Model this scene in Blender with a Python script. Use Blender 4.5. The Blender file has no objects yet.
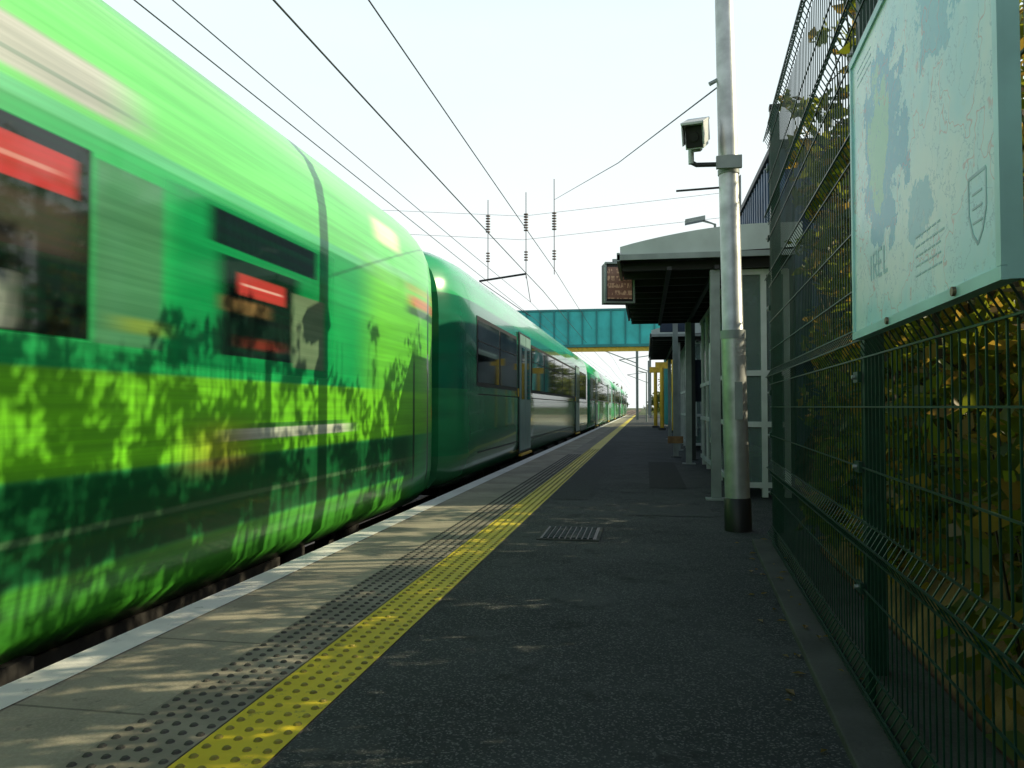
import bpy, math, random
import numpy as np
from mathutils import Vector, noise
random.seed(7); rng=np.random.default_rng(7)
scene=bpy.context.scene

# ---------------------------------------------------------------- materials
def newmat(name):
    m=bpy.data.materials.new(name); m.use_nodes=True
    nt=m.node_tree; b=nt.nodes['Principled BSDF']
    return m,nt,b
def mat(name,col,rough=.6,metal=0,nscale=6,namt=.25,bump=0,bscale=60,spec=.5,detail=4):
    m,nt,b=newmat(name); N=nt.nodes; L=nt.links
    tc=N.new('ShaderNodeTexCoord'); no=N.new('ShaderNodeTexNoise')
    no.inputs['Scale'].default_value=nscale; no.inputs['Detail'].default_value=detail
    L.new(tc.outputs['Object'],no.inputs['Vector'])
    mr=N.new('ShaderNodeMapRange'); mr.inputs[1].default_value=.3; mr.inputs[2].default_value=.7
    L.new(no.outputs['Fac'],mr.inputs[0])
    mx=N.new('ShaderNodeMix'); mx.data_type='RGBA'
    mx.inputs[6].default_value=(*[c*(1-namt) for c in col],1)
    mx.inputs[7].default_value=(*[min(1,c*(1+namt)) for c in col],1)
    L.new(mr.outputs[0],mx.inputs[0]); L.new(mx.outputs[2],b.inputs['Base Color'])
    b.inputs['Roughness'].default_value=rough; b.inputs['Metallic'].default_value=metal
    b.inputs['Specular IOR Level'].default_value=spec
    if bump:
        n2=N.new('ShaderNodeTexNoise'); n2.inputs['Scale'].default_value=bscale; n2.inputs['Detail'].default_value=3
        L.new(tc.outputs['Object'],n2.inputs['Vector'])
        bp=N.new('ShaderNodeBump'); bp.inputs['Strength'].default_value=bump; bp.inputs['Distance'].default_value=.01
        L.new(n2.outputs['Fac'],bp.inputs['Height']); L.new(bp.outputs[0],b.inputs['Normal'])
    return m

class NT:
    """small node helper"""
    def __init__(s,nt): s.nt=nt;s.N=nt.nodes;s.L=nt.links
    def n(s,t,**k):
        x=s.N.new(t)
        for a,v in k.items(): setattr(x,a,v)
        return x
    def put(s,sock,v):
        if isinstance(v,(int,float)): sock.default_value=v
        elif isinstance(v,tuple): sock.default_value=(*v,1) if len(v)==3 else v
        else: s.L.new(v,sock)
    def math(s,op,a,b=0):
        x=s.n('ShaderNodeMath',operation=op); s.put(x.inputs[0],a); s.put(x.inputs[1],b); return x.outputs[0]
    def mr(s,v,a,b,c,d,smooth=True):
        x=s.n('ShaderNodeMapRange'); 
        if smooth: x.interpolation_type='SMOOTHSTEP'
        s.put(x.inputs[0],v)
        for i,q in enumerate((a,b,c,d)): s.put(x.inputs[1+i],q)
        return x.outputs[0]
    def mix(s,f,a,b):
        x=s.n('ShaderNodeMix',data_type='RGBA'); s.put(x.inputs[0],f); s.put(x.inputs[6],a); s.put(x.inputs[7],b); return x.outputs[2]
    def mixf(s,f,a,b):
        x=s.n('ShaderNodeMix',data_type='FLOAT'); s.put(x.inputs[0],f); s.put(x.inputs[2],a); s.put(x.inputs[3],b); return x.outputs[0]
    def noise(s,vec,scale,detail=4,rough=.5):
        x=s.n('ShaderNodeTexNoise'); s.L.new(vec,x.inputs['Vector']); x.inputs['Scale'].default_value=scale
        x.inputs['Detail'].default_value=detail; x.inputs['Roughness'].default_value=rough; return x.outputs['Fac']
    def mapping(s,vec,sc):
        x=s.n('ShaderNodeMapping'); s.L.new(vec,x.inputs[0]); x.inputs['Scale'].default_value=sc; return x.outputs[0]
    def bump(s,h,st,d=.01):
        x=s.n('ShaderNodeBump'); s.L.new(h,x.inputs['Height']); x.inputs['Strength'].default_value=st; x.inputs['Distance'].default_value=d; return x.outputs[0]

def asphalt():
    m,nt,b=newmat('asphalt'); h=NT(nt); tc=h.n('ShaderNodeTexCoord').outputs['Object']
    big=h.noise(tc,.9,4); fine=h.noise(tc,140,3,.7)
    c=h.mix(h.mr(big,.35,.65,0,1),(.026,.031,.033),(.046,.052,.054))
    v=h.n('ShaderNodeTexVoronoi'); h.L.new(tc,v.inputs['Vector']); v.inputs['Scale'].default_value=170
    bw=h.n('ShaderNodeSeparateColor'); h.L.new(v.outputs['Color'],bw.inputs[0])
    c=h.mix(h.math('MULTIPLY',h.mr(bw.outputs[0],.70,1,0,1),.85),c,(.18,.18,.175))
    st=h.noise(tc,3.5,5,.65)
    c=h.mix(h.mr(st,.56,.68,0,.6),c,(.013,.014,.015))
    st3=h.noise(tc,1.7,5,.7)
    c=h.mix(h.mr(st3,.54,.64,0,.45),c,(.085,.09,.088))
    w=h.n('ShaderNodeTexVoronoi',feature='DISTANCE_TO_EDGE'); 
    dv=h.n('ShaderNodeVectorMath',operation='ADD'); nn=h.n('ShaderNodeTexNoise'); h.L.new(tc,nn.inputs['Vector']); nn.inputs['Scale'].default_value=2.5
    h.L.new(tc,dv.inputs[0]); h.L.new(nn.outputs['Color'],dv.inputs[1]); h.L.new(dv.outputs[0],w.inputs['Vector']); w.inputs['Scale'].default_value=.35
    c=h.mix(h.mr(w.outputs['Distance'],0,.005,.5,0),c,(.012,.012,.013))
    h.L.new(c,b.inputs['Base Color'])
    h.L.new(h.mixf(st,.75,.95),b.inputs['Roughness'])
    h.L.new(h.bump(fine,.6,.006),b.inputs['Normal']); b.inputs['Specular IOR Level'].default_value=.35
    return m
def coping():
    m,nt,b=newmat('concrete_paving'); h=NT(nt); tc=h.n('ShaderNodeTexCoord').outputs['Object']
    sx=h.n('ShaderNodeSeparateXYZ'); h.L.new(tc,sx.inputs[0])
    y=sx.outputs[1]
    fr=h.math('FRACT',h.math('MULTIPLY',y,1/.75))
    j=h.math('ABSOLUTE',h.math('SUBTRACT',fr,.5))
    joint=h.mr(j,.488,.494,0,1)
    cell=h.math('FLOOR',h.math('MULTIPLY',y,1/.75)); wn=h.n('ShaderNodeTexWhiteNoise',noise_dimensions='1D'); h.L.new(cell,wn.inputs['W'])
    big=h.noise(tc,1.6,5,.6); fine=h.noise(tc,90,3,.7); sp=h.noise(tc,14,5,.7)
    c=h.mix(h.mr(big,.35,.65,0,1),(.25,.225,.17),(.42,.38,.28))
    c=h.mix(h.math('MULTIPLY',wn.outputs[0],.3),c,(.22,.21,.17))
    c=h.mix(h.mr(fine,.4,.7,0,.4),c,(.45,.41,.33))
    c=h.mix(h.mr(sp,.58,.68,0,.45),c,(.10,.095,.08))
    c=h.mix(h.math('MULTIPLY',joint,.6),c,(.06,.055,.045))
    h.L.new(c,b.inputs['Base Color']); b.inputs['Roughness'].default_value=.85
    h.L.new(h.bump(fine,.4,.005),b.inputs['Normal']); return m
def worn(name,c1,c2,thr=.58,scale=12,rough=.6):
    m,nt,b=newmat(name); h=NT(nt); tc=h.n('ShaderNodeTexCoord').outputs['Object']
    a=h.noise(tc,scale,6,.7); g=h.noise(tc,2,4)
    c=h.mix(h.mr(a,thr,thr+.08,0,.8),c1,c2)
    c=h.mix(h.mr(g,.4,.7,0,.3),c,tuple(x*.5 for x in c1))
    h.L.new(c,b.inputs['Base Color']); b.inputs['Roughness'].default_value=rough
    h.L.new(h.bump(h.noise(tc,120,3),.3,.004),b.inputs['Normal']); return m

# ---------------------------------------------------------------- mesh builder
class B:
    def __init__(s): s.v=[];s.f=[];s.m=[];s.sm=[];s.mats=[]
    def mi(s,m):
        if m not in s.mats: s.mats.append(m)
        return s.mats.index(m)
    def add(s,vs,fs,m,smooth=False):
        o=len(s.v); s.v+= [tuple(p) for p in vs]; k=s.mi(m)
        for f in fs: s.f.append(tuple(i+o for i in f)); s.m.append(k); s.sm.append(smooth)
    def box(s,x0,x1,y0,y1,z0,z1,m):
        s.add([(x0,y0,z0),(x1,y0,z0),(x1,y1,z0),(x0,y1,z0),(x0,y0,z1),(x1,y0,z1),(x1,y1,z1),(x0,y1,z1)],
        [(0,3,2,1),(4,5,6,7),(0,1,5,4),(1,2,6,5),(2,3,7,6),(3,0,4,7)],m)
    def obox(s,c,u,v,w,m):
        c,u,v,w=map(Vector,(c,u,v,w))
        s.add([c-u-v-w,c+u-v-w,c+u+v-w,c-u+v-w,c-u-v+w,c+u-v+w,c+u+v+w,c-u+v+w],
        [(0,3,2,1),(4,5,6,7),(0,1,5,4),(1,2,6,5),(2,3,7,6),(3,0,4,7)],m)
    def sheet(s,x0,x1,y0,y1,z,m): s.add([(x0,y0,z),(x1,y0,z),(x1,y1,z),(x0,y1,z)],[(0,1,2,3)],m)
    def tube(s,pts,r,m,n=6,caps=True,smooth=True):
        pts=[Vector(p) for p in pts]; rs=r if isinstance(r,(list,tuple)) else [r]*len(pts)
        vs=[];fs=[]
        for i,p in enumerate(pts):
            d=(pts[min(i+1,len(pts)-1)]-pts[max(i-1,0)]).normalized()
            a=d.cross(Vector((0,0,1)) if abs(d.z)<.9 else Vector((0,1,0))).normalized(); b=d.cross(a)
            for k in range(n):
                t=2*math.pi*(k+.5)/n; vs.append(p+(a*math.cos(t)+b*math.sin(t))*rs[i])
        for i in range(len(pts)-1):
            for k in range(n):
                fs.append((i*n+k,i*n+(k+1)%n,(i+1)*n+(k+1)%n,(i+1)*n+k))
        s.add(vs,fs,m,smooth)
        if caps: s.add(vs[:n],[tuple(range(n))],m); s.add(vs[-n:],[tuple(range(n))],m)
    def make(s,name,bevel=0,parent=None):
        me=bpy.data.meshes.new(name); me.from_pydata(s.v,[],s.f); me.update()
        for m in s.mats: me.materials.append(m)
        me.polygons.foreach_set('material_index',s.m); me.polygons.foreach_set('use_smooth',s.sm)
        o=bpy.data.objects.new(name,me); scene.collection.objects.link(o)
        if bevel:
            bm=o.modifiers.new('b','BEVEL'); bm.width=bevel; bm.segments=2; bm.limit_method='ANGLE'; bm.angle_limit=math.radians(40)
        if parent: o.parent=parent
        return o

# common materials
M_asph=asphalt(); M_cop=coping()
M_white=worn('white_line_paint',(.82,.81,.77),(.40,.39,.36),.6)
M_yel=worn('yellow_tactile',(.74,.58,.02),(.30,.25,.05),.59,14)
M_yel2=mat('yellow_stud',(.30,.24,.03),.6,0,20,.4)
M_tac=mat('grey_tactile',(.25,.225,.175),.8,0,3,.3,.3)
M_stud=mat('grey_stud',(.075,.07,.06),.8,0,20,.3)
M_conc=mat('concrete',(.2,.2,.185),.9,0,3,.3,.4)
M_dconc=mat('dark_concrete',(.07,.07,.065),.9,0,4,.35,.4)
M_ball=mat('ballast',(.10,.085,.07),.95,0,18,.7,1,40)
M_rail=mat('rail_steel',(.25,.17,.12),.45,.8,10,.3)
M_steel=mat('galvanised_steel',(.46,.48,.48),.42,.5,7,.25,.06,22)
M_grey=mat('grey_paint',(.26,.29,.29),.5,.1,5,.2)
M_lgrey=mat('light_grey_panel',(.50,.55,.54),.45,0,3,.12)
M_black=mat('black_paint',(.012,.012,.013),.5,0,8,.3)
M_fence=mat('fence_green',(.010,.05,.033),.38,.1,20,.3)
M_teal=mat('bridge_teal',(.04,.52,.50),.5,0,1.2,.2)
M_teald=mat('bridge_teal_dark',(.015,.24,.24),.5,0,1.2,.2)
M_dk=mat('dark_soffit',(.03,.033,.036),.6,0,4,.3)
M_blue=mat('dark_blue_cladding',(.02,.04,.085),.5,.1,3,.3)
M_blue2=mat('dark_blue_rib',(.05,.09,.16),.5,.1,3,.3)
M_frame=mat('white_frame',(.6,.63,.63),.45,0,6,.1)
M_yp=mat('yellow_paint',(.7,.45,.03),.5,0,6,.2)
def glassmat(name,col,alpha,rough=.04):
    m,nt,b=newmat(name); b.inputs['Base Color'].default_value=(*col,1); b.inputs['Roughness'].default_value=rough
    b.inputs['Alpha'].default_value=alpha; return m
M_glass=glassmat('shelter_glass',(.20,.28,.27),.5,.08)
def win():
    m,nt,b=newmat('train_glass'); h=NT(nt); tc=h.n('ShaderNodeTexCoord').outputs['Object']
    n=h.noise(h.mapping(tc,(1,.5,1.6)),1.3,3)
    h.L.new(h.mix(h.mr(n,.4,.65,0,1),(.006,.009,.012),(.05,.07,.075)),b.inputs['Base Color'])
    b.inputs['Roughness'].default_value=.04; b.inputs['IOR'].default_value=1.7; return m
M_win=win()

# ---------------------------------------------------------------- ground / platform
g=B(); g.sheet(-600,600,-200,1500,-1.25,mat('grass_ground',(.06,.09,.03),.95,0,.3,.5)); g.make('ground')
g=B(); g.sheet(-9.4,-2.2,-60,600,-1.1,M_ball); g.make('ballast_trackbed')
for k,xc in enumerate((-3.75,-7.4)):
    g=B()
    for dx in (-.75,.75):
        g.box(xc+dx-.035,xc+dx+.035,-50,500,-.93,-.86,M_rail); g.box(xc+dx-.01,xc+dx+.01,-50,500,-1.03,-.93,M_rail); g.box(xc+dx-.07,xc+dx+.07,-50,500,-1.05,-1.03,M_rail)
    y=-20
    while y<120: g.box(xc-1.3,xc+1.3,y,y+.25,-1.09,-1.05,M_conc); y+=.65
    g.make('railway_track')
g=B()
g.box(-2.24,9,-12,95,-1.1,-.1,M_dconc); g.box(-2.27,9,-12,95,-.1,0,M_conc)
g.sheet(-2.265,-1.60,-12,95,.004,M_cop)
g.sheet(-1.60,-1.31,-12,95,.005,M_tac)
g.sheet(-1.04,9,-12,95,.004,M_asph)
def stud(b,x,y,z,r,hh,m):
    n=8; vs=[(x+r*math.cos(2*math.pi*k/n),y+r*math.sin(2*math.pi*k/n),z) for k in range(n)]
    vs+=[(x+r*.6*math.cos(2*math.pi*k/n),y+r*.6*math.sin(2*math.pi*k/n),z+hh) for k in range(n)]
    b.add(vs,[(k,(k+1)%n,n+(k+1)%n,n+k) for k in range(n)]+[tuple(range(n,2*n))],m,False)
y=.4
while y<16:
    for k in range(5): stud(g,-1.575+k*.060,y,.005,.0145,.006,M_stud)
    y+=.060
g.make('platform')
g=B(); g.sheet(-1.30,-1.045,-12,95,.008,M_yel)
y=.4
while y<18:
    for k in range(4): stud(g,-1.268+k*.064,y,.008,.0145,.006,M_yel2)
    y+=.064
g.make('yellow_tactile_line')
g=B(); g.sheet(-2.255,-2.085,-12,95,.009,M_white); g.make('white_edge_line')
g=B(); g.sheet(-.15,.62,7.1,7.9,.008,mat('asphalt_patch',(.06,.064,.065),.9,0,30,.3,.5,140)); g.sheet(.05,.5,9.5,14,.008,mat('asphalt_patch_b',(.022,.024,.024),.9,0,30,.3,.5,140))
g.sheet(-1.0,-.62,8.2,20,.008,mat('asphalt_patch_c',(.05,.053,.053),.9,0,30,.3,.5,140)); g.make('asphalt_patches')
g=B(); mh=mat('cast_iron',(.05,.062,.068),.75,0,12,.4,spec=.25)
g.box(-.81,-.34,5.68,6.30,.004,.012,M_dconc); g.box(-.785,-.365,5.705,6.275,.012,.015,M_black)
for i in range(9):
    for j in range(12):
        x=-.765+i*.043; yy=5.72+j*.046; g.box(x,x+.030,yy,yy+.032,.015,.022,mh)
g.make('manhole_cover')
g=B(); g.box(-13,-8.95,-12,95,-1.1,0,M_conc); g.sheet(-9.2,-9.0,-12,95,.004,M_white); g.make('opposite_platform')

# ---------------------------------------------------------------- fence
def FX(y): return .555+.0577*y
fd=Vector((.0577,1,0)).normalized(); fn=Vector((-1,.0577,0)).normalized()
folds=[.12,.575,1.21,1.9,2.35,2.9]; FT=3.05
def prof():
    pts=[(.03,0)]
    for z in folds: pts+=[(z-.055,0),(z,.032),(z+.055,0)]
    pts.append((FT,0)); return pts
P=prof()
def off(z):
    for f in folds:
        if abs(z-f)<.055: return .032*(1-abs(z-f)/.055)
    return 0
g=B()
Y0,Y1=-2.2,5.62
L=(Y1-Y0)*math.sqrt(1+.0577**2); n=int(L/.05)
base=Vector((FX(Y0),Y0,0))
for i in range(n+1):
    p=base+fd*(i*.05)
    g.tube([p+fn*o+Vector((0,0,z)) for z,o in P],.0028,M_fence,4,False,False)
hz=set([.05,FT-.02])
for f in folds: hz|={f-.05,f,f+.05}
z=.2
while z<FT:
    if all(abs(z-q)>.06 for q in hz): hz.add(z)
    z+=.2
for z in sorted(hz):
    a=base+fn*(off(z)+.004)+Vector((0,0,z)); g.tube([a,a+fd*L],.0035,M_fence,4,False,False)
for py in (-2.1,.1,2.72,5.62):
    p=Vector((FX(py),py,0))-fn*.04
    g.obox(p+Vector((0,0,1.56)),fd*.03,fn*.03,(0,0,1.56),M_fence)
    g.obox(p+Vector((0,0,3.14)),fd*.034,fn*.034,(0,0,.015),M_black)
    for f in (.4,.8,1.1,1.7,2.2,2.7):
        g.obox(p+fn*.048+Vector((0,0,f)),fd*.035,fn*.006,(0,0,.018),M_fence)
        g.tube([p+fn*.05+Vector((0,0,f)),p+fn*.066+Vector((0,0,f))],.007,M_steel,6)
g.make('mesh_security_fence')
g=B()
g.obox(base+fd*(L/2)+fn*.05+Vector((0,0,.012)),fd*(L/2+.2),fn*.075,(0,0,.022),M_dconc)
g.obox(base+fd*(L/2)-fn*.12+Vector((0,0,.05)),fd*(L/2+.2),fn*.09,(0,0,.07),M_dconc)
g.make('fence_kerb',.006)

# ---------------------------------------------------------------- notice board
ya,yb,z0,z1=1.29,2.41,1.20,2.035
def signface():
    m,nt,b=newmat('map_print'); h=NT(nt); tc=h.n('ShaderNodeTexCoord').outputs['Object']
    sx=h.n('ShaderNodeSeparateXYZ'); h.L.new(tc,sx.inputs[0])
    n1=h.noise(tc,3.2,4,.6); n2=h.noise(tc,9,5,.6); n3=h.noise(tc,30,3); wp=h.noise(tc,11,5,.6)
    def blob(cy,cz,ry,rz,lo,hi,k):
        a=h.math('DIVIDE',h.math('SUBTRACT',sx.outputs[1],cy),ry); b2=h.math('DIVIDE',h.math('SUBTRACT',sx.outputs[2],cz),rz)
        d=h.math('SQRT',h.math('ADD',h.math('MULTIPLY',a,a),h.math('MULTIPLY',b2,b2)))
        d=h.math('ADD',d,h.math('MULTIPLY',h.math('SUBTRACT',wp,.5),2.4))
        return h.math('SUBTRACT',k,h.mr(d,lo,hi,0,k))
    c=h.mix(h.mr(n1,.35,.65,0,1),(.50,.84,.94),(.80,.94,.94))
    c=h.mix(blob(2.05,1.66,.22,.28,.9,.96,.95),c,(.05,.45,.64))
    c=h.mix(blob(1.60,1.82,.15,.13,.9,.96,.85),c,(.15,.55,.70))
    c=h.mix(blob(2.09,1.70,.11,.18,.8,.9,.85),c,(.36,.72,.45))
    c=h.mix(blob(1.75,1.42,.10,.07,.8,.9,.8),c,(.15,.55,.70))
    c=h.mix(h.mr(h.math('ABSOLUTE',h.math('SUBTRACT',n2,.5)),.0,.012,.6,0),c,(.20,.44,.56))
    c=h.mix(h.mr(h.math('ABSOLUTE',h.math('SUBTRACT',n1,.5)),.0,.006,.6,0),c,(.65,.25,.22))
    c=h.mix(h.mr(n3,.58,.72,0,.25),c,(.55,.70,.66))
    h.L.new(c,b.inputs['Base Color']); b.inputs['Roughness'].default_value=.22; b.inputs['Specular IOR Level'].default_value=.18; return m
M_map=signface(); M_ink=mat('print_ink',(.10,.38,.48),.3,0,10,.2,spec=.2); M_ink2=mat('print_ink_pale',(.28,.52,.60),.3,0,10,.2,spec=.2)
M_sf=mat('sign_frame_alu',(.42,.70,.74),.4,.1,6,.15)
g=B()
sc=Vector((FX((ya+yb)/2),(ya+yb)/2,(z0+z1)/2))+fn*.06; hw=(yb-ya)/2; hh=(z1-z0)/2
Z=Vector((0,0,1))
g.obox(sc,fd*hw,fn*.012,Z*hh,M_sf)
g.obox(sc+fn*.0135,fd*(hw-.02),fn*.0015,Z*(hh-.02),M_map)
for s in(-1,1):
    g.obox(sc+fn*.016+Z*s*(hh-.010),fd*hw,fn*.005,Z*.011,M_sf); g.obox(sc+fn*.016+fd*s*(hw-.010),fd*.010,fn*.0045,Z*(hh-.022),M_sf)
    for t in (-.25,.62):
        p=sc+fn*.021+Z*s*(hh-.012)-fd*t*hw; g.tube([p,p+fn*.006],.009,M_rail,10)
        g.obox(sc-fn*.03+Z*s*hh*.7+fd*t*hw,fd*.02,fn*.02,Z*.02,M_sf)
def sp(a,b): return sc+fn*.0152-fd*a*hw+Z*b*hh   # a=-1 far end, +1 near end
random.seed(3)
def stroke(p,q,w,m):
    d=(q-p); c=(p+q)/2; g.obox(c,d/2,fn*.0004,d.normalized().cross(fn)*w,m)
for (a0,b0,nl,w) in [(.5,.82,6,.35),(-.85,.85,3,.3),(.15,-.6,5,.3)]:
    for i in range(nl):
        x=a0
        while x<a0+w:
            ww=random.uniform(.02,.06); stroke(sp(x,b0-i*.05),sp(x+ww,b0-i*.05),.002,M_ink2); x+=ww+.015
sh=[(-.12,.16),(.12,.16),(.12,-.02),(.07,-.12),(0,-.18),(-.07,-.12),(-.12,-.02),(-.12,.16)]
for i in range(7): stroke(sp(.8+sh[i][0]*.6,-.66+sh[i][1]*.85),sp(.8+sh[i+1][0]*.6,-.66+sh[i+1][1]*.85),.003,M_ink2)
for i in range(3): stroke(sp(.76,-.60-i*.06),sp(.84,-.60-i*.06),.002,M_ink2)
a=-.60
for L_ in ('I','R','E','L'):
    stroke(sp(a,-.66),sp(a,-.50),.006,M_ink2)
    if L_!='I':
        if L_!='L': stroke(sp(a,-.50),sp(a+.06,-.50),.005,M_ink2); stroke(sp(a,-.58),sp(a+.05,-.58),.005,M_ink2)
        if L_=='R': stroke(sp(a+.06,-.50),sp(a+.06,-.58),.006,M_ink2); stroke(sp(a+.02,-.58),sp(a+.07,-.66),.006,M_ink2)
        else: stroke(sp(a,-.66),sp(a+.06,-.66),.005,M_ink2)
    a+=.05 if L_=='I' else .10
g.make('map_notice_board')

# ---------------------------------------------------------------- bank and foliage
def BX(y): return FX(min(y,6))+max(0,min(1,(y-5.2)/1.2))*.45+max(0,min(1,(y-7.4)/.8))*.12
def bankz(off_,xx,y):
    t=max(0,off_-.2)
    return .1+1.6*(1-math.exp(-t*1.15))+.14*noise.noise(Vector((xx*1.5,y*1.5,0)))+.07*noise.noise(Vector((xx*6,y*6,3)))+.03*noise.noise(Vector((xx*17,y*17,3)))
g=B(); nx,ny=60,160; vs=[];fs=[]
for j in range(ny):
    for i in range(nx):
        x=.22+i*.10*(1+i*.008); y=-10+j*.125; xx=BX(y)+x
        z=bankz(x,xx,y)
        if i==0: z=.03
        vs.append((xx,y,z))
for j in range(ny-1):
    for i in range(nx-1): a=j*nx+i; fs.append((a,a+1,a+nx+1,a+nx))
g.add(vs,fs,mat('bank_soil',(.20,.115,.045),.95,0,5,.7,1,25),True); g.make('earth_bank')

def leafmat(name,c1,c2,tr=.5,tint=(.32,.34,.03)):
    m=bpy.data.materials.new(name); m.use_nodes=True; nt=m.node_tree; h=NT(nt); nt.nodes.remove(nt.nodes['Principled BSDF']); out=nt.nodes['Material Output']
    geo=h.n('ShaderNodeNewGeometry'); c=h.mix(geo.outputs['Random Per Island'],c1,c2)
    pr=h.n('ShaderNodeBsdfPrincipled'); h.L.new(c,pr.inputs['Base Color']); pr.inputs['Roughness'].default_value=.5
    t=h.n('ShaderNodeBsdfTranslucent'); h.L.new(h.mix(.6,c,tint),t.inputs[0])
    ms=h.n('ShaderNodeMixShader'); ms.inputs[0].default_value=tr; h.L.new(pr.outputs[0],ms.inputs[1]); h.L.new(t.outputs[0],ms.inputs[2]); h.L.new(ms.outputs[0],out.inputs[0]); return m
ML1=leafmat('shrub_leaf',(.03,.08,.012),(.12,.14,.02),.5,(.42,.46,.03)); ML2=leafmat('dry_leaf',(.16,.12,.03),(.26,.14,.03),.5,(.75,.50,.07)); ML3=leafmat('tree_leaf',(.025,.06,.02),(.06,.09,.025),.3,(.2,.22,.03))
M_bark=mat('bark',(.08,.06,.04),.9,0,12,.4,.6,40)
def leaves(name,centers,radii,counts,size,mats,probs,extra=None,flat=.8,wd=.42):
    C=np.repeat(np.array(centers),counts,axis=0); R=np.repeat(np.array(radii),counts)
    n=len(C); d=rng.normal(size=(n,3)); d/=np.linalg.norm(d,axis=1)[:,None]; rr=R*rng.random(n)**.5
    p=C+d*rr[:,None]*np.array([1,1,flat])
    a=rng.normal(size=(n,3)); a/=np.linalg.norm(a,axis=1)[:,None]
    b=np.cross(a,rng.normal(size=(n,3))); b/=np.linalg.norm(b,axis=1)[:,None]
    s=size*(.6+.8*rng.random(n))[:,None]
    q=np.stack([p-a*s,p+b*s*wd-a*s*.1,p+a*s,p-b*s*wd-a*s*.1],1).reshape(-1,3)
    f=np.arange(4*n).reshape(-1,4)
    me=bpy.data.meshes.new(name); V=q.tolist(); F=f.tolist(); mi=rng.choice(len(mats),n,p=probs).tolist()
    if extra:
        o=len(V); V+=extra.v; F+=[tuple(i+o for i in t) for t in extra.f]; mi+=[len(mats)]*len(extra.f)
    me.from_pydata(V,[],F); 
    for m in mats: me.materials.append(m)
    if extra: me.materials.append(extra.mats[0])
    me.polygons.foreach_set('material_index',mi); me.update()
    o=bpy.data.objects.new(name,me); scene.collection.objects.link(o); return o
cs=[];rs=[];ct=[]; ex=B()
TE=math.tan(math.radians(28))/math.cos(math.atan(.33))
for i in range(950):
    y=rng.uniform(-5,9.6); o_=rng.uniform(.25,2.2); x=BX(y)+o_
    if noise.noise(Vector((x*1.2,y*1.2,7)))<-.28 and o_<1: continue
    if y>8 and o_<.45: continue
    cs.append((x,y,bankz(o_,x,y)+rng.uniform(0,.22))); rs.append(rng.uniform(.12,.24)); ct.append(20)
# hedge face right behind the mesh
for i in range(330):
    y=rng.uniform(-.2,5.5); o_=rng.uniform(.22,.75); x=BX(y)+o_; z=rng.uniform(.3,1.75)
    if noise.noise(Vector((y*1.1,z*1.3,2)))<-.12: continue
    cs.append((x,y,z)); rs.append(rng.uniform(.10,.2)); ct.append(22)
    if i%3==0: ex.tube([(x+.1,y,bankz(o_,x,y)-.05),(x,y+.05,z)],[.008,.003],M_bark,3,False)
# sunlit crown of the hedge, leaning on the upper part of the mesh
for i in range(190):
    y=rng.uniform(2.6,5.7); o_=rng.uniform(.12,.6); x=FX(y)+o_; z=rng.uniform(1.9,3.2)
    if noise.noise(Vector((y*1.6,z*1.5,9)))<-.06: continue
    cs.append((x,y,z)); rs.append(rng.uniform(.08,.16)); ct.append(17)
    ex.tube([(x+.15,y+.1,z-.5),(x,y,z)],[.007,.003],M_bark,3,False)
for i in range(270):
    y=rng.uniform(-3.5,9.6); o_=rng.uniform(.32,1.9); x=BX(y)+o_; zb=bankz(o_,x,y)
    if y>8 and o_<.5: continue
    zt=1.42+TE*(x+2.38)+rng.uniform(-.6,.2)+.5*noise.noise(Vector((y*.8,3.1,0))); lean=rng.uniform(-.3,.2); ly=rng.uniform(-.35,.35)
    if rng.random()<.35: zt=zb+rng.uniform(.6,1.3)
    ex.tube([(x,y,zb-.05),(x+lean*.5,y+ly*.4,(zb+zt)/2),(x+lean,y+ly,zt)],[.016,.011,.004],M_bark,4,False)
    zz=zb+.2
    while zz<zt+.08:
        t=(zz-zb)/(zt-zb)
        cx=x+lean*t+rng.uniform(-.16,.16); cy=y+ly*t+rng.uniform(-.2,.2)
        xg=cx-zz/TE; yg=cy-.33*(cx-xg)
        clump=noise.noise(Vector((yg*1.5,xg*1.5,4.2)))+.5*noise.noise(Vector((yg*3.5,xg*3.5,1.2)))
        pr=1.0 if xg>-1.2 else ((.75 if clump>.16 else .03) if xg>-2.5 else (.85 if clump>.10 else .07))
        if rng.random()<pr:
            if t>.3: ex.tube([(x+lean*t,y+ly*t,zz-.08),(cx,cy,zz)],[.006,.003],M_bark,3,False)
            cs.append((cx,cy,zz)); rs.append(rng.uniform(.08,.19)); ct.append(int(rng.uniform(12,26)))
        zz+=.15
leaves('hedge_shrubs',cs,rs,ct,.050,[ML1,ML2],[.75,.25],ex,wd=.5)
me=B()
for y in rng.uniform(.5,5.8,70):
    x=FX(y)-rng.uniform(-.1,.26); a=rng.uniform(0,6.28); s=rng.uniform(.012,.03); c_,s_=math.cos(a)*s,math.sin(a)*s
    zz=.042+rng.uniform(0,.006)
    if x<FX(y)-.12: zz=.01
    me.add([(x-c_,y-s_,zz),(x+s_*.5,y-c_*.5,zz+.006),(x+c_,y+s_,zz),(x-s_*.5,y+c_*.5,zz+.004)],[(0,1,2,3)],ML2)
me.make('fallen_leaves')
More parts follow.
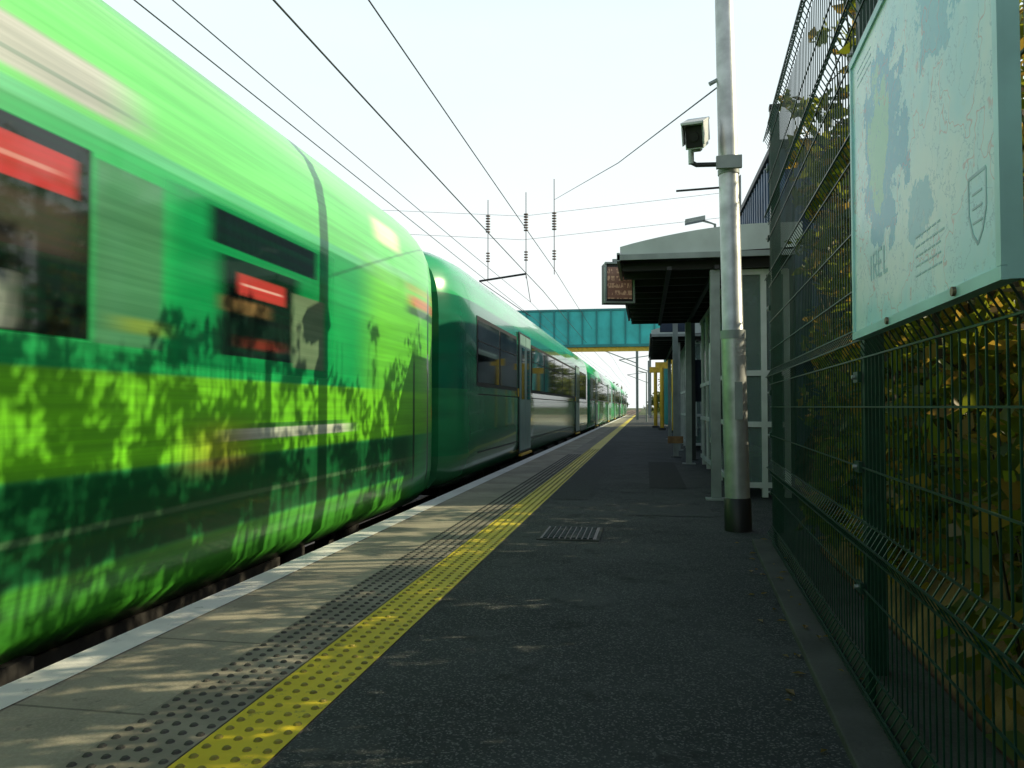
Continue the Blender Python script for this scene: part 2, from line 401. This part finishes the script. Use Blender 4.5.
def tree(x,y,h,r,seed,lf=.3,z0=-1.2):
    rr=np.random.default_rng(seed); e=B(); e.tube([(x,y,z0),(x+.1,y,z0+h*.3),(x,y,z0+h*.75)],[.03*h,.022*h,.006*h],M_bark,8)
    cs=[];rs=[];ct=[]
    for i in range(34):
        d=rr.normal(size=3); d/=np.linalg.norm(d); q=rr.random()**.4
        c=(x+d[0]*r*q,y+d[1]*r*q,z0+h*.62+d[2]*h*.34*q); cs.append(c); rs.append(r*rr.uniform(.2,.36)); ct.append(60)
        if i%3==0: e.tube([(x,y,z0+h*.35),c],[.01*h,.003*h],M_bark,5,False)
    leaves('deciduous_tree',cs,rs,ct,lf,[ML3,ML1],[.7,.3],e)
k=0
for (x,y,h,r) in [(6,75,7,3.4),(9,95,9,4.5),(5,120,8,4),(-14,60,8,4),(-16,85,9,4.5),(-15,35,8,4),(-16,12,8,4),(12,50,9,4.5),(8,150,10,5),(-12,170,10,5)]:
    k+=1; tree(x,y,h,r,k)
cs=[];rs=[];ct=[]
for i in range(220):
    x=rng.uniform(-90,110); 
    if -9<x<1.5: continue
    cs.append((x,rng.uniform(230,300),rng.uniform(-1,6))); rs.append(rng.uniform(2,4)); ct.append(50)
leaves('distant_tree_line',cs,rs,ct,.9,[ML3,ML1],[.8,.2])

# ---------------------------------------------------------------- train
XS=-2.38; XC=-3.75
def section(shrink=0.0):
    right=[(-2.55,-.05),(-2.42,.08),(-2.385,.3),(-2.38,.7),(-2.38,1.2),(-2.38,2.25),(-2.395,2.5),(-2.43,2.7),(-2.50,2.86),(-2.62,3.0),(-2.82,3.11),(-3.15,3.2),(-3.75,3.25)]
    pts=right+[(2*XC-x,z) for x,z in reversed(right[:-1])]
    return [(XC+(x-XC)*(1-shrink), (z if z<.5 else .5+(z-.5)*(1-shrink*.25))) for x,z in pts]
def near_paint():
    m,nt,b=newmat('train_paint_passing'); h=NT(nt); tc=h.n('ShaderNodeTexCoord').outputs['Object']
    sx=h.n('ShaderNodeSeparateXYZ'); h.L.new(tc,sx.inputs[0]); y=sx.outputs[1]; z=sx.outputs[2]
    yw=h.math('ADD',h.math('MULTIPLY',h.math('FRACT',h.math('DIVIDE',h.math('ADD',y,.55),6.35)),6.35),-.55)
    bay=h.mr(y,5.8,5.82,1,0)
    col=(.045,.42,.11); rough=.32
    st=h.noise(h.mapping(tc,(1,.22,14)),1.6,4,.6); st2=h.noise(h.mapping(tc,(1,.5,4)),1.1,3)
    cache={}
    def E(v,e,s,up):
        k=(id(v),e,s,up)
        if k not in cache: cache[k]=h.mr(v,e-s,e+s,0 if up else 1,1 if up else 0)
        return cache[k]
    def feat(y0,y1,z0,z1,c,sy=.12,sz=.012,k=1.0,r=None,w=False):
        nonlocal col,rough
        fs=[]
        v=yw if w else y
        if y0>-19: fs.append(E(v,y0,sy,True))
        if y1<19: fs.append(E(v,y1,sy,False))
        if z0>-4: fs.append(E(z,z0,sz,True))
        if z1<4: fs.append(E(z,z1,sz,False))
        if w: fs.append(bay)
        f=fs[0]
        for q in fs[1:]: f=h.math('MULTIPLY',f,q)
        if k!=1: f=h.math('MULTIPLY',f,k)
        col=h.mix(f,col,c)
        if r is not None: rough=h.mixf(f,rough,r)
    A=-20;Z=20
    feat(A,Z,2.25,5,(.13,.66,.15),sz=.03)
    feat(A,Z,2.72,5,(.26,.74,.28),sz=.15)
    feat(A,6.5,1.16,2.2,(.006,.36,.09),sy=.35)
    feat(A,6.5,2.2,2.26,(.09,.55,.24),sy=.4)
    feat(6.3,Z,1.1,2.3,(.13,.58,.04),sy=.4,sz=.05)
    feat(A,Z,.71,1.16,(.17,.62,.02),sz=.015)
    feat(A,7.6,.3,.71,(.004,.10,.025),sy=.3,sz=.03)
    feat(A,7.6,-5,.3,(.07,.36,.035),sy=.3,sz=.02)
    feat(A,7.6,.46,.49,(.10,.20,.10),sy=.4,sz=.01,k=.6)
    feat(A,3.2,2.30,2.51,(.45,.48,.47),sy=.28,sz=.02)
    feat(A,3.3,2.36,2.38,(.12,.22,.18),sy=.3,sz=.006,k=.7)
    W=dict(w=True)
    feat(-.4,2.93,1.29,2.12,(.006,.010,.010),sy=.03,sz=.008,r=.05,**W)
    feat(-.4,2.84,1.88,2.05,(.40,.03,.03),sy=.05,sz=.006,r=.1,**W)
    feat(-.4,2.74,1.955,1.975,(.7,.5,.45),sy=.1,sz=.006,k=.35,**W)
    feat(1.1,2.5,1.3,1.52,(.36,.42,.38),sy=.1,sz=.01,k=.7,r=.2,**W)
    feat(2.0,2.86,1.62,1.85,(.05,.04,.035),sy=.15,sz=.04,**W)
    feat(2.95,3.44,1.28,2.10,(.06,.22,.11),sy=.05,sz=.01,r=.12,**W)
    feat(3.1,3.6,1.35,1.42,(.30,.38,.02),sy=.15,sz=.02,k=.5,**W)
    feat(3.5,5.5,1.22,2.16,(.006,.26,.075),sy=.15,sz=.015,r=.12,**W)
    feat(3.85,5.25,1.93,2.13,(.006,.012,.014),sy=.1,sz=.01,r=.06,**W)
    feat(3.95,4.95,1.30,1.88,(.006,.012,.012),sy=.12,sz=.008,r=.06,**W)
    feat(4.15,4.75,1.67,1.80,(.42,.04,.04),sy=.06,sz=.01,r=.1,**W)
    feat(4.2,4.7,1.73,1.745,(.7,.6,.55),sy=.06,sz=.005,k=.5,**W)
    feat(4.0,4.5,1.56,1.64,(.35,.20,.08),sy=.15,sz=.02,k=.5,**W)
    feat(4.2,4.7,1.36,1.42,(.35,.03,.02),sy=.2,sz=.02,k=.4,**W)
    feat(4.86,5.38,1.27,1.78,(.13,.20,.12),sy=.06,sz=.01,r=.12,**W)
    feat(4.1,5.9,.80,.87,(.62,.66,.60),sy=.25,sz=.008,k=.9)  # pale stripe: light reflection painted into the body colour
    feat(4.3,5.8,.87,.90,(.02,.12,.05),sy=.2,sz=.006,k=.7)
    feat(3.7,4.3,.66,.90,(.50,.20,.04),sy=.3,sz=.09,k=.45)
    feat(6.55,7.2,2.52,2.74,(.85,.95,.55),sy=.2,sz=.04)  # blurred glow of the headlight, painted as pale yellow on the body
    feat(6.2,7.6,2.28,2.36,(.25,.70,.35),sy=.3,sz=.03,k=.6)
    feat(7.5,8.9,2.05,2.16,(.55,.10,.03),sy=.25,sz=.03,k=.85)
    feat(7.4,8.7,1.96,2.04,(.02,.03,.03),sy=.2,sz=.02,k=.8)
    feat(7.4,8.8,2.2,2.27,(.45,.42,.05),sy=.2,sz=.02,k=.6)
    feat(7.62,7.68,.25,1.5,(.003,.01,.006),sy=.03,sz=.1)
    feat(8.22,8.30,.15,2.3,(.003,.01,.006),sy=.03,sz=.1)
    feat(8.5,8.95,.85,1.0,(.7,.5,.05),sy=.1,sz=.04,k=.8)
    col=h.mix(h.mr(st,.3,.7,0,.30),col,(.0,.05,.02)); 
    gain=h.n('ShaderNodeHueSaturation'); h.L.new(col,gain.inputs['Color']); h.L.new(h.mr(st2,.3,.7,.85,1.12),gain.inputs['Value'])
    h.L.new(gain.outputs[0],b.inputs['Base Color']); h.put(b.inputs['Roughness'],rough)
    b.inputs['Coat Weight'].default_value=.3; b.inputs['Coat Roughness'].default_value=.06
    return m
def far_paint():
    m,nt,b=newmat('train_paint'); h=NT(nt); tc=h.n('ShaderNodeTexCoord').outputs['Object']
    sx=h.n('ShaderNodeSeparateXYZ'); h.L.new(tc,sx.inputs[0]); z=sx.outputs[2]
    n=h.noise(h.mapping(tc,(1,.3,3)),1.5,4)
    c=h.mix(h.mr(z,1.24,1.25,0,1),(.03,.28,.10),(.006,.16,.08))
    c=h.mix(h.mr(z,2.48,2.50,0,1),c,(.03,.44,.16))
    c=h.mix(h.mr(z,2.95,3.05,0,1),c,(.05,.34,.15))
    c=h.mix(h.mr(z,.36,.37,1,0),c,(.06,.27,.11))
    c=h.mix(h.mr(n,.35,.65,0,.35),c,(.02,.07,.05))
    h.L.new(c,b.inputs['Base Color']); b.inputs['Roughness'].default_value=.2
    b.inputs['Coat Weight'].default_value=.5; b.inputs['Coat Roughness'].default_value=.05
    return m
M_near=near_paint(); M_far=far_paint(); M_door=mat('train_door',(.22,.36,.33),.3,.1,4,.15); M_under=mat('underframe',(.02,.018,.016),.8,0,8,.5)
def car(b,y0,y1,paint,cab0,cab1,detail):
    st=[]
    if cab0: st+=[(y0,.17),(y0+.15,.1),(y0+.4,.045),(y0+.8,.012),(y0+1.2,0)]
    else: st+=[(y0,.03),(y0+.06,0)]
    if cab1: st+=[(y1-1.3,0),(y1-.8,.012),(y1-.4,.05),(y1-.15,.10),(y1,.17)]
    else: st+=[(y1-.06,0),(y1,.03)]
    vs=[];fs=[]; n=len(section())
    for (y,s) in st: vs+=[(x,y,z) for x,z in section(s)]
    for i in range(len(st)-1):
        for k in range(n): fs.append((i*n+k,(i)*n+(k+1)%n,(i+1)*n+(k+1)%n,(i+1)*n+k))
    b.add(vs,fs,paint,True); b.add(vs[:n],[tuple(range(n))],paint); b.add(vs[-n:],[tuple(reversed(range(n)))],paint)
    b.box(XC-1.2,XC+1.2,y0+3.9,y1-3.9,-.6,-.06,M_under)
    for q in range(5):
        yy=y0+5+q*(y1-y0-10)/5; b.box(XC-1.28,XC+1.28,yy,yy+1.4,-.68,-.02,M_under)
    for yc in (y0+3,y1-3):
        for s in (-1,1):
            b.box(XC+s*1.05-.07,XC+s*1.05+.07,yc-1.6,yc+1.6,-.5,-.22,M_under)
            for w in (-1.1,1.1):
                b.tube([(XC+s*.72,yc+w,-.45),(XC+s*.86,yc+w,-.45)],.42,M_under,20); b.box(XC+s*1.1-.1,XC+s*1.1+.1,yc+w-.16,yc+w+.16,-.52,-.2,M_under)
                b.tube([(XC+s*1.1,yc+w*.5,-.35),(XC+s*1.1,yc+w*.5,.02)],.11,M_under,10)
    for q in range(3):
        yy=y0+4+q*(y1-y0-9)/2.2; b.box(XC-.7,XC+.7,yy,yy+2.2,3.2,3.30,M_grey)
    if detail:
        for sgn in (1,-1):
            def X(a): return XS+a if sgn>0 else 2*XC-XS-a
            def bx(a0,a1,ya,yb,za,zb,m):
                q=sorted((X(a0),X(a1))); b.box(q[0],q[1],ya,yb,za,zb,m)
            doors=[y0+4.9,y0+16.9]
            segs=[(y0+1.2,doors[0]-.25),(doors[0]+1.6,doors[1]-.25),(doors[1]+1.6,y1-.7)]
            for (a,c) in segs:
                bx(.001,.004,a,c,1.30,2.32,M_black)
                nwin=max(1,round((c-a)/1.9)); w=(c-a)/nwin
                for k in range(nwin):
                    bx(.004,.010,a+k*w+.06,a+(k+1)*w-.06,1.36,2.26,M_win)
                    bx(.010,.016,a+k*w+.06,a+(k+1)*w-.06,1.95,1.965,M_black)
            for d in doors:
                bx(.001,.012,d-.06,d+1.41,.12,2.44,M_black)
                for q in (0,.68):
                    bx(.012,.028,d+q+.01,d+q+.66,.16,2.40,M_door); bx(.028,.033,d+q+.16,d+q+.52,1.15,2.15,M_win)
                bx(.0,.05,d-.02,d+1.37,.06,.10,M_yp)
                bx(.012,.03,d-.2,d-.14,1.2,1.35,M_yp)
            for q in range(2): bx(.001,.006,y0+1.3,y1-.6,.34+q*.84,.355+q*.84,M_black)
TR=bpy.data.objects.new('passenger_train',None); scene.collection.objects.link(TR)
b=B(); car(b,-14.0,8.95,M_near,False,True,False)
b.make('carriage_passing',parent=TR)
prev=8.95
for k in range(4):
    b=B(); y0=9.45+k*23; car(b,y0,y0+22.4,M_far,k==0,False,True); b.make('carriage_%d'%k,parent=TR)
    b=B()
    ya=prev-.15; yb=y0+.15
    nn=7
    for q in range(nn):
        t0=ya+(yb-ya)*q/nn; t1=ya+(yb-ya)*(q+.6)/nn; b.box(XC-.75,XC+.75,t0,t1,.1,2.6,M_black)
    b.box(XC-.7,XC+.7,ya,yb,.15,2.55,M_under); b.make('gangway_%d'%k,parent=TR); prev=y0+22.4

# ---------------------------------------------------------------- CCTV pole
PX,PY=.735,6.38
g=B(); ln=-.018
def pp(z,dx=0,dy=0): return (PX+ln*z+dx,PY+dy,z)
g.tube([pp(.25),pp(1.58)],[.098,.096],M_steel,24); g.tube([pp(1.58),pp(1.60),pp(3.1),pp(6.2)],[.096,.084,.078,.062],M_steel,24)
g.tube([pp(.0),pp(.265),pp(.27)],[.108,.106,.098],M_black,24)
g.tube([pp(1.55),pp(1.62)],.100,M_grey,24)
g.tube([pp(2.90),pp(2.94)],.086,M_grey,20); g.tube([pp(3.0),pp(3.04)],.086,M_grey,20)
g.box(PX-.16,PX+.04,PY-.13,PY-.09,2.92,3.02,M_grey)
g.box(PX-.03,PX+.03,PY-.105,PY-.09,.9,1.2,M_grey)
g.tube([pp(2.80),pp(2.80,-.42,.05)],.009,M_dk,6)
g.tube([pp(3.66),(PX-.12,PY,3.70),(PX-.2,PY,3.66)],.018,M_grey,6)
g.make('steel_pole')
g=B()
g.tube([pp(2.97,-.05,-.06),pp(2.97,-.26,-.08),pp(3.0,-.31,-.08)],.020,M_dk,8); g.tube([pp(2.98,-.30,-.08),pp(3.13,-.30,-.08)],.024,M_lgrey,10)
c=Vector((PX-.315,PY-.16,3.19)); ax=Vector((-.18,-.90,-.40)).normalized(); sd=ax.cross(Z).normalized(); up=sd.cross(ax)
g.obox(c,ax*.17,sd*.07,up*.095,M_lgrey); g.obox(c+up*.108+ax*.03,ax*.215,sd*.088,up*.010,M_frame)
for s in (-1,1): g.obox(c+up*.02+ax*.04+sd*s*.082,ax*.20,sd*.004,up*.08,M_frame)
g.obox(c+ax*.172,ax*.004,sd*.062,up*.084,M_black); g.tube([c+ax*.17,c+ax*.19],.036,M_black,14)
g.obox(c-up*.11-ax*.02,ax*.06,sd*.03,up*.02,M_grey)
g.make('cctv_camera',.008)

# ---------------------------------------------------------------- shelters
def shelter(x0,x1,y0,y1,posts,name,enc=True):
    g=B(); n=14; zl=2.62
    def zt(t): return 2.74+.20*math.sin(min(1,t*1.25)*math.pi/2)**.9
    xs=[x0+(x1-x0)*k/n for k in range(n+1)]; tp=[zt(k/n) for k in range(n+1)]
    vs=[];fs=[]
    for k in range(n+1): vs+=[(xs[k],y0,tp[k]),(xs[k],y1,tp[k]),(xs[k],y0,zl+.06*k/n),(xs[k],y1,zl+.06*k/n)]
    for k in range(n):
        a=4*k; fs+=[(a,a+4,a+5,a+1),(a+2,a+3,a+7,a+6)]
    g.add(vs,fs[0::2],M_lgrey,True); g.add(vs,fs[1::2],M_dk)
    g.add(vs,[(4*k,4*k+2,4*k+6,4*k+4) for k in range(n)],M_lgrey); g.add(vs,[(4*k+1,4*k+5,4*k+7,4*k+3) for k in range(n)],M_lgrey)
    g.add([vs[0],vs[1],vs[3],vs[2]],[(0,1,2,3)],M_lgrey)
    g.box(x0-.03,x1,y0-.03,y0-.002,zl-.03,zl+.03,M_grey); g.box(x0-.035,x0-.003,y0-.03,y1,zl-.04,zl+.05,M_grey)
    yy=y0+.25
    while yy<y1: g.box(x0+.02,x1-.1,yy,yy+.06,zl-.10,zl-.004,M_black); yy+=.55
    for xx in (x0+.5,x0+1.0,x0+1.6): g.box(xx,xx+.05,y0+.05,y1-.05,zl-.14,zl-.101,M_black)
    for py in posts:
        g.box(.70,.80,py,py+.10,0.02,zl-.14,M_grey); g.box(.64,.86,py-.05,py+.15,.004,.02,M_grey)
    if enc:
        xa,xb,ya,yb=.98,1.54,y0+.35,y1-.3
        for zz in (.12,.78,1.34,2.45):
            g.box(xa,xb,ya-.025,ya+.025,zz,zz+.06,M_frame)
            g.box(xa-.02,xa+.03,ya+.03,yb,zz,zz+.06,M_frame)
        for xx in (xa-.03,xa+.27,xb-.05): g.box(xx,xx+.06,ya-.03,ya+.03,.02,2.5,M_frame)
        yy=ya+.9
        while yy<yb: g.box(xa-.025,xa+.035,yy,yy+.06,.02,2.5,M_frame); yy+=.95
        g.box(xa+.03,xb,ya-.004,ya+.004,.15,2.45,M_glass); g.box(xa-.002,xa+.008,ya+.05,yb,.15,2.45,M_glass)
        g.box(xb,xb+.05,ya,yb,.02,2.5,M_dk)
        g.box(1.2,1.5,ya+.6,yb-.6,.42,.47,M_grey)
        for q in range(4): g.box(1.35,1.4,ya+.8+q*1.1,ya+.86+q*1.1,.02,.42,M_grey)
    g.make(name)
shelter(-.26,1.63,8.3,14.1,[8.42,13.6],'platform_shelter')
shelter(.15,1.63,17.5,25,[17.8,24],'platform_shelter')
for (x,y,w) in ((.60,15.5,.05),(.88,14.75,.055)):
    g=B(); g.box(x-w,x+w,y-w,y+w,.02,2.9 if w<.052 else 2.75,M_grey if w<.052 else M_dk); g.box(x-.1,x+.1,y-.1,y+.1,.004,.02,M_black)
    if w<.052:
        g.box(x-.16,x+.14,y-.07,y-.052,.28,.42,mat('notice_plate',(.30,.16,.06),.5,0,9,.3))
        g.box(x-.3,x+.3,y-.03,y+.03,2.5,2.75,M_blue)
    else: g.box(x-.02,x+.3,y+.1,y+.12,1.1,1.9,M_blue)
    g.make('sign_post')
g=B(); g.box(.90,.96,10.2,11.1,.5,1.9,M_frame); g.box(.888,.899,10.26,11.04,.58,1.82,mat('poster_print',(.12,.2,.3),.3,0,5,.8)); g.make('poster_case')
g=B(); g.box(1.0,1.06,16.2,17.2,.4,2.0,M_frame); g.box(.99,1.0,16.28,17.12,.5,1.9,mat('poster_print_b',(.25,.3,.32),.3,0,5,.8)); g.make('poster_case')
g=B(); D0=Vector((-.33,9.65,2.55)); fx=Vector((.97,.24,0)); fy=Vector((-.24,.97,0))
def led():
    m,nt,b=newmat('led_display'); h=NT(nt); tc=h.n('ShaderNodeTexCoord').outputs['Object']
    n=h.noise(h.mapping(tc,(14,14,5)),3,2); sx=h.n('ShaderNodeSeparateXYZ'); h.L.new(tc,sx.inputs[0])
    f=h.math('FRACT',h.math('MULTIPLY',sx.outputs[2],11)); row=h.mr(f,.35,.4,0,1)
    c=h.mix(h.math('MULTIPLY',row,h.mr(n,.48,.54,0,1)),(.20,.10,.075),(.50,.30,.20)); h.L.new(c,b.inputs['Base Color']); b.inputs['Roughness'].default_value=.3
    h.L.new(c,b.inputs['Emission Color']); b.inputs['Emission Strength'].default_value=.15; return m
g.obox(D0,fx*.19,fy*.10,Z*.25,M_black); g.obox(D0-fy*.103,fx*.155,fy*.003,Z*.20,led()); g.obox(D0-fy*.11+Z*.245,fx*.19,fy*.03,Z*.012,M_grey)
g.obox(D0-fy*.11-Z*.245,fx*.19,fy*.02,Z*.012,M_grey)
for s in (-1,1): g.obox(D0-fy*.108+fx*s*.18,fx*.012,fy*.012,Z*.25,M_grey)
g.box(-.38,-.27,9.62,9.68,2.805,2.84,M_grey); g.box(-.40,-.1,9.63,9.67,2.84,2.87,M_grey)
g.make('passenger_information_display',.004)
g=B(); g.tube([(.86,9.6,2.9),(.86,9.6,3.25),(.70,9.6,3.31)],.018,M_grey,6); g.obox((.62,9.6,3.31),(.12,0,0.02),(0,.06,0),(0,0,.025),M_grey); g.make('roof_lamp')
g=B(); g.box(1.70,6,10.2,40,0,4.35,M_blue); y=10.25
while y<26: g.box(1.66,1.699,y,y+.10,0,4.33,M_blue2); y+=.24
x=1.7
while x<5.9: g.box(x,x+.09,10.16,10.199,0,4.33,M_blue2); x+=.2
g.box(1.63,6.1,10.1,40.1,4.35,4.43,M_black); g.make('clad_station_building')

# ---------------------------------------------------------------- footbridge
g=B(); BY0,BY1=44,46.4; za,zb=4.45,6.55
for yy in (BY0,BY1):
    g.box(-12,2.0,yy-.04,yy+.04,za+.1,zb,M_teal); g.box(-12,2.0,yy-.10,yy+.10,zb,zb+.12,M_teald); g.box(-12,2.0,yy-.14,yy+.14,za,za+.16,M_teald)
    x=-11.8
    while x<2.0: g.box(x,x+.09,yy-.13,yy+.13,za+.16,zb,M_teald); x+=.82
g.box(-12,2.0,BY0+.14,BY1-.14,za-.02,za+.08,M_conc)
g.box(-12,2.0,BY0-.02,BY0+.05,za-.26,za-.0,M_yp)
for xx in (-12,-9.6,1.25,2.0):
    for yy in (BY0,BY1): g.box(xx-.13,xx+.13,yy-.13,yy+.13,-.1,za-.26,M_teald)
g.box(2.02,4.2,BY0-.1,BY1+.1,za-.2,zb,M_teal)
ns=22
for i in range(ns):
    y=BY0-.2-i*.17; z=za-(i+1)*za/ns; g.box(1.4,2.9,y-.17,y,z-.06,z,M_conc)
for xx in (1.36,2.94):
    g.add([(xx,BY0,za),(xx,BY0-.17*ns,0),(xx,BY0-.17*ns,1.3),(xx,BY0,za+1.6)],[(0,1,2,3)],M_teal)
g.make('footbridge')
for (x,y) in ((.72,33.5),(.5,37.5),(1.1,30)):
    g=B(); g.tube([(x,y,.0),(x,y,2.7)],.09,M_yp,10); g.box(x-.16,x+.16,y-.16,y+.16,0,.1,M_dconc); g.obox((x,y,2.8),(.28,0,0),(0,.05,0),(0,0,.14),M_yp); g.make('yellow_post')
g=B(); g.tube([(.1,52,0),(.1,52,1.1),(.1,52,3.3)],[.06,.05,.04],M_grey,8); g.tube([(.1,52,3.3),(-.5,52,3.45)],.03,M_grey,6); g.make('lamp_post')

# ---------------------------------------------------------------- overhead line
g=B(); M_w=mat('wire',(.02,.022,.025),.5,.3)
def wire(x,z,r,sag=.25):
    pts=[]
    spans=[-25,25,75,125,175]
    for a,b_ in zip(spans[:-1],spans[1:]):
        for i in range(12):
            t=i/12; y=a+(b_-a)*t; pts.append((x,y,z-sag*4*t*(1-t)))
    g.tube(pts,r,M_w,5,False)
wire(-3.72,4.02,.006,sag=.0); wire(-3.75,4.5,.006,sag=.22)
wire(-3.32,4.85,.011,sag=.15); wire(-3.0,5.65,.010,sag=.15)
wire(-7.4,3.9,.006,sag=.02); wire(-7.4,4.6,.006,sag=.3)
for z in (6.6,7.4): g.tube([(-11,25,z+.6),(-4,25,z),(2.9,25,z+.5)],.006,M_w,5,False)
M_ins=mat('insulator',(.18,.12,.10),.4,0,5,.2)
for (x,zt_,zb_) in ((-5.2,8.0,5.3),(-3.9,8.2,5.3),(-2.95,8.6,5.4)):
    g.tube([(x,25,zt_),(x,25,zb_)],.014,M_w,5,False)
    for q in range(7): g.tube([(x,25,6.9+q*.09),(x,25,6.93+q*.09)],.08,M_ins,8)
    for q in range(4): g.tube([(x,25,5.9+q*.09),(x,25,5.93+q*.09)],.07,M_ins,8)
g.tube([(-5.5,25,5.25),(-3.9,25,5.45)],.035,M_w,6); g.tube([(-3.9,25,5.45),(-3.75,25,4.5)],.012,M_w,5,False)
g.tube([pp(3.68),(-.4,12,4.85),(-2.95,25,7.9)],.007,M_w,5,False)
g.tube([(-5.5,25,5.25),(-3.75,25,4.02)],.012,M_w,5,False)
g.make('overhead_wires')
for (x,y,h_) in ((2.95,25,8.4),(-11,25,8.6),(-.6,60,7.6),(-11,60,7.6),(.5,75,7.6),(-11,75,7.6),(.5,110,7.6),(-11,110,7.6)):
    g=B(); g.box(x-.1,x+.1,y-.015,y+.015,-1.1,h_,M_grey); g.box(x-.1,x-.07,y-.09,y+.09,-1.1,h_,M_grey); g.box(x+.07,x+.1,y-.09,y+.09,-1.1,h_,M_grey)
    if y>30:
        s=-1 if x>-5 else 1; g.tube([(x,y,6),(x+s*3,y,5.6)],.04,M_grey,6); g.tube([(x,y,4.4),(x+s*3,y,5.6)],.04,M_grey,6)
    g.make('catenary_mast')

# ---------------------------------------------------------------- light
sd_=Vector((1,.33,0)).normalized(); el=math.radians(28)
sun_dir=Vector((sd_.x*math.cos(el),sd_.y*math.cos(el),math.sin(el)))
sl=bpy.data.lights.new('sun','SUN'); sl.energy=5; sl.angle=math.radians(.5); sl.color=(1,.88,.58)
so=bpy.data.objects.new('sun',sl); scene.collection.objects.link(so); so.rotation_euler=(-sun_dir).to_track_quat('-Z','Y').to_euler(); so.location=(20,-10,20)
w=bpy.data.worlds.new('World'); scene.world=w; w.use_nodes=True; h=NT(w.node_tree); bg=w.node_tree.nodes['Background']
sky=h.n('ShaderNodeTexSky',sky_type='NISHITA'); sky.sun_disc=False; sky.sun_elevation=el; sky.sun_rotation=math.radians(71.7); sky.dust_density=3; sky.air_density=1
tc=h.n('ShaderNodeTexCoord').outputs['Generated']; sx=h.n('ShaderNodeSeparateXYZ'); h.L.new(tc,sx.inputs[0])
haze=h.mr(sx.outputs[2],.44,.70,.98,.02)
cl=h.noise(h.mapping(tc,(1,1,2.5)),2.2,4,.55)
haze=h.math('MULTIPLY',haze,h.mr(cl,.3,.6,.96,1.0))
hz_=h.mix(h.mr(sx.outputs[2],.1,.5,0,1),(8.0,8.4,8.3),(7.0,8.2,8.5))
colr=h.mix(haze,sky.outputs[0],hz_)
h.L.new(colr,bg.inputs[0]); bg.inputs[1].default_value=.132

cam=bpy.data.cameras.new('camera'); co=bpy.data.objects.new('camera',cam); scene.collection.objects.link(co)
co.location=(0,0,1.0); co.rotation_euler=(math.radians(90+1.73),0,math.radians(9.93)); cam.lens=26.72; cam.sensor_width=36; cam.clip_start=.05; cam.clip_end=3000
scene.camera=co
scene.view_settings.view_transform='Standard'; scene.view_settings.look='None'; scene.view_settings.exposure=0
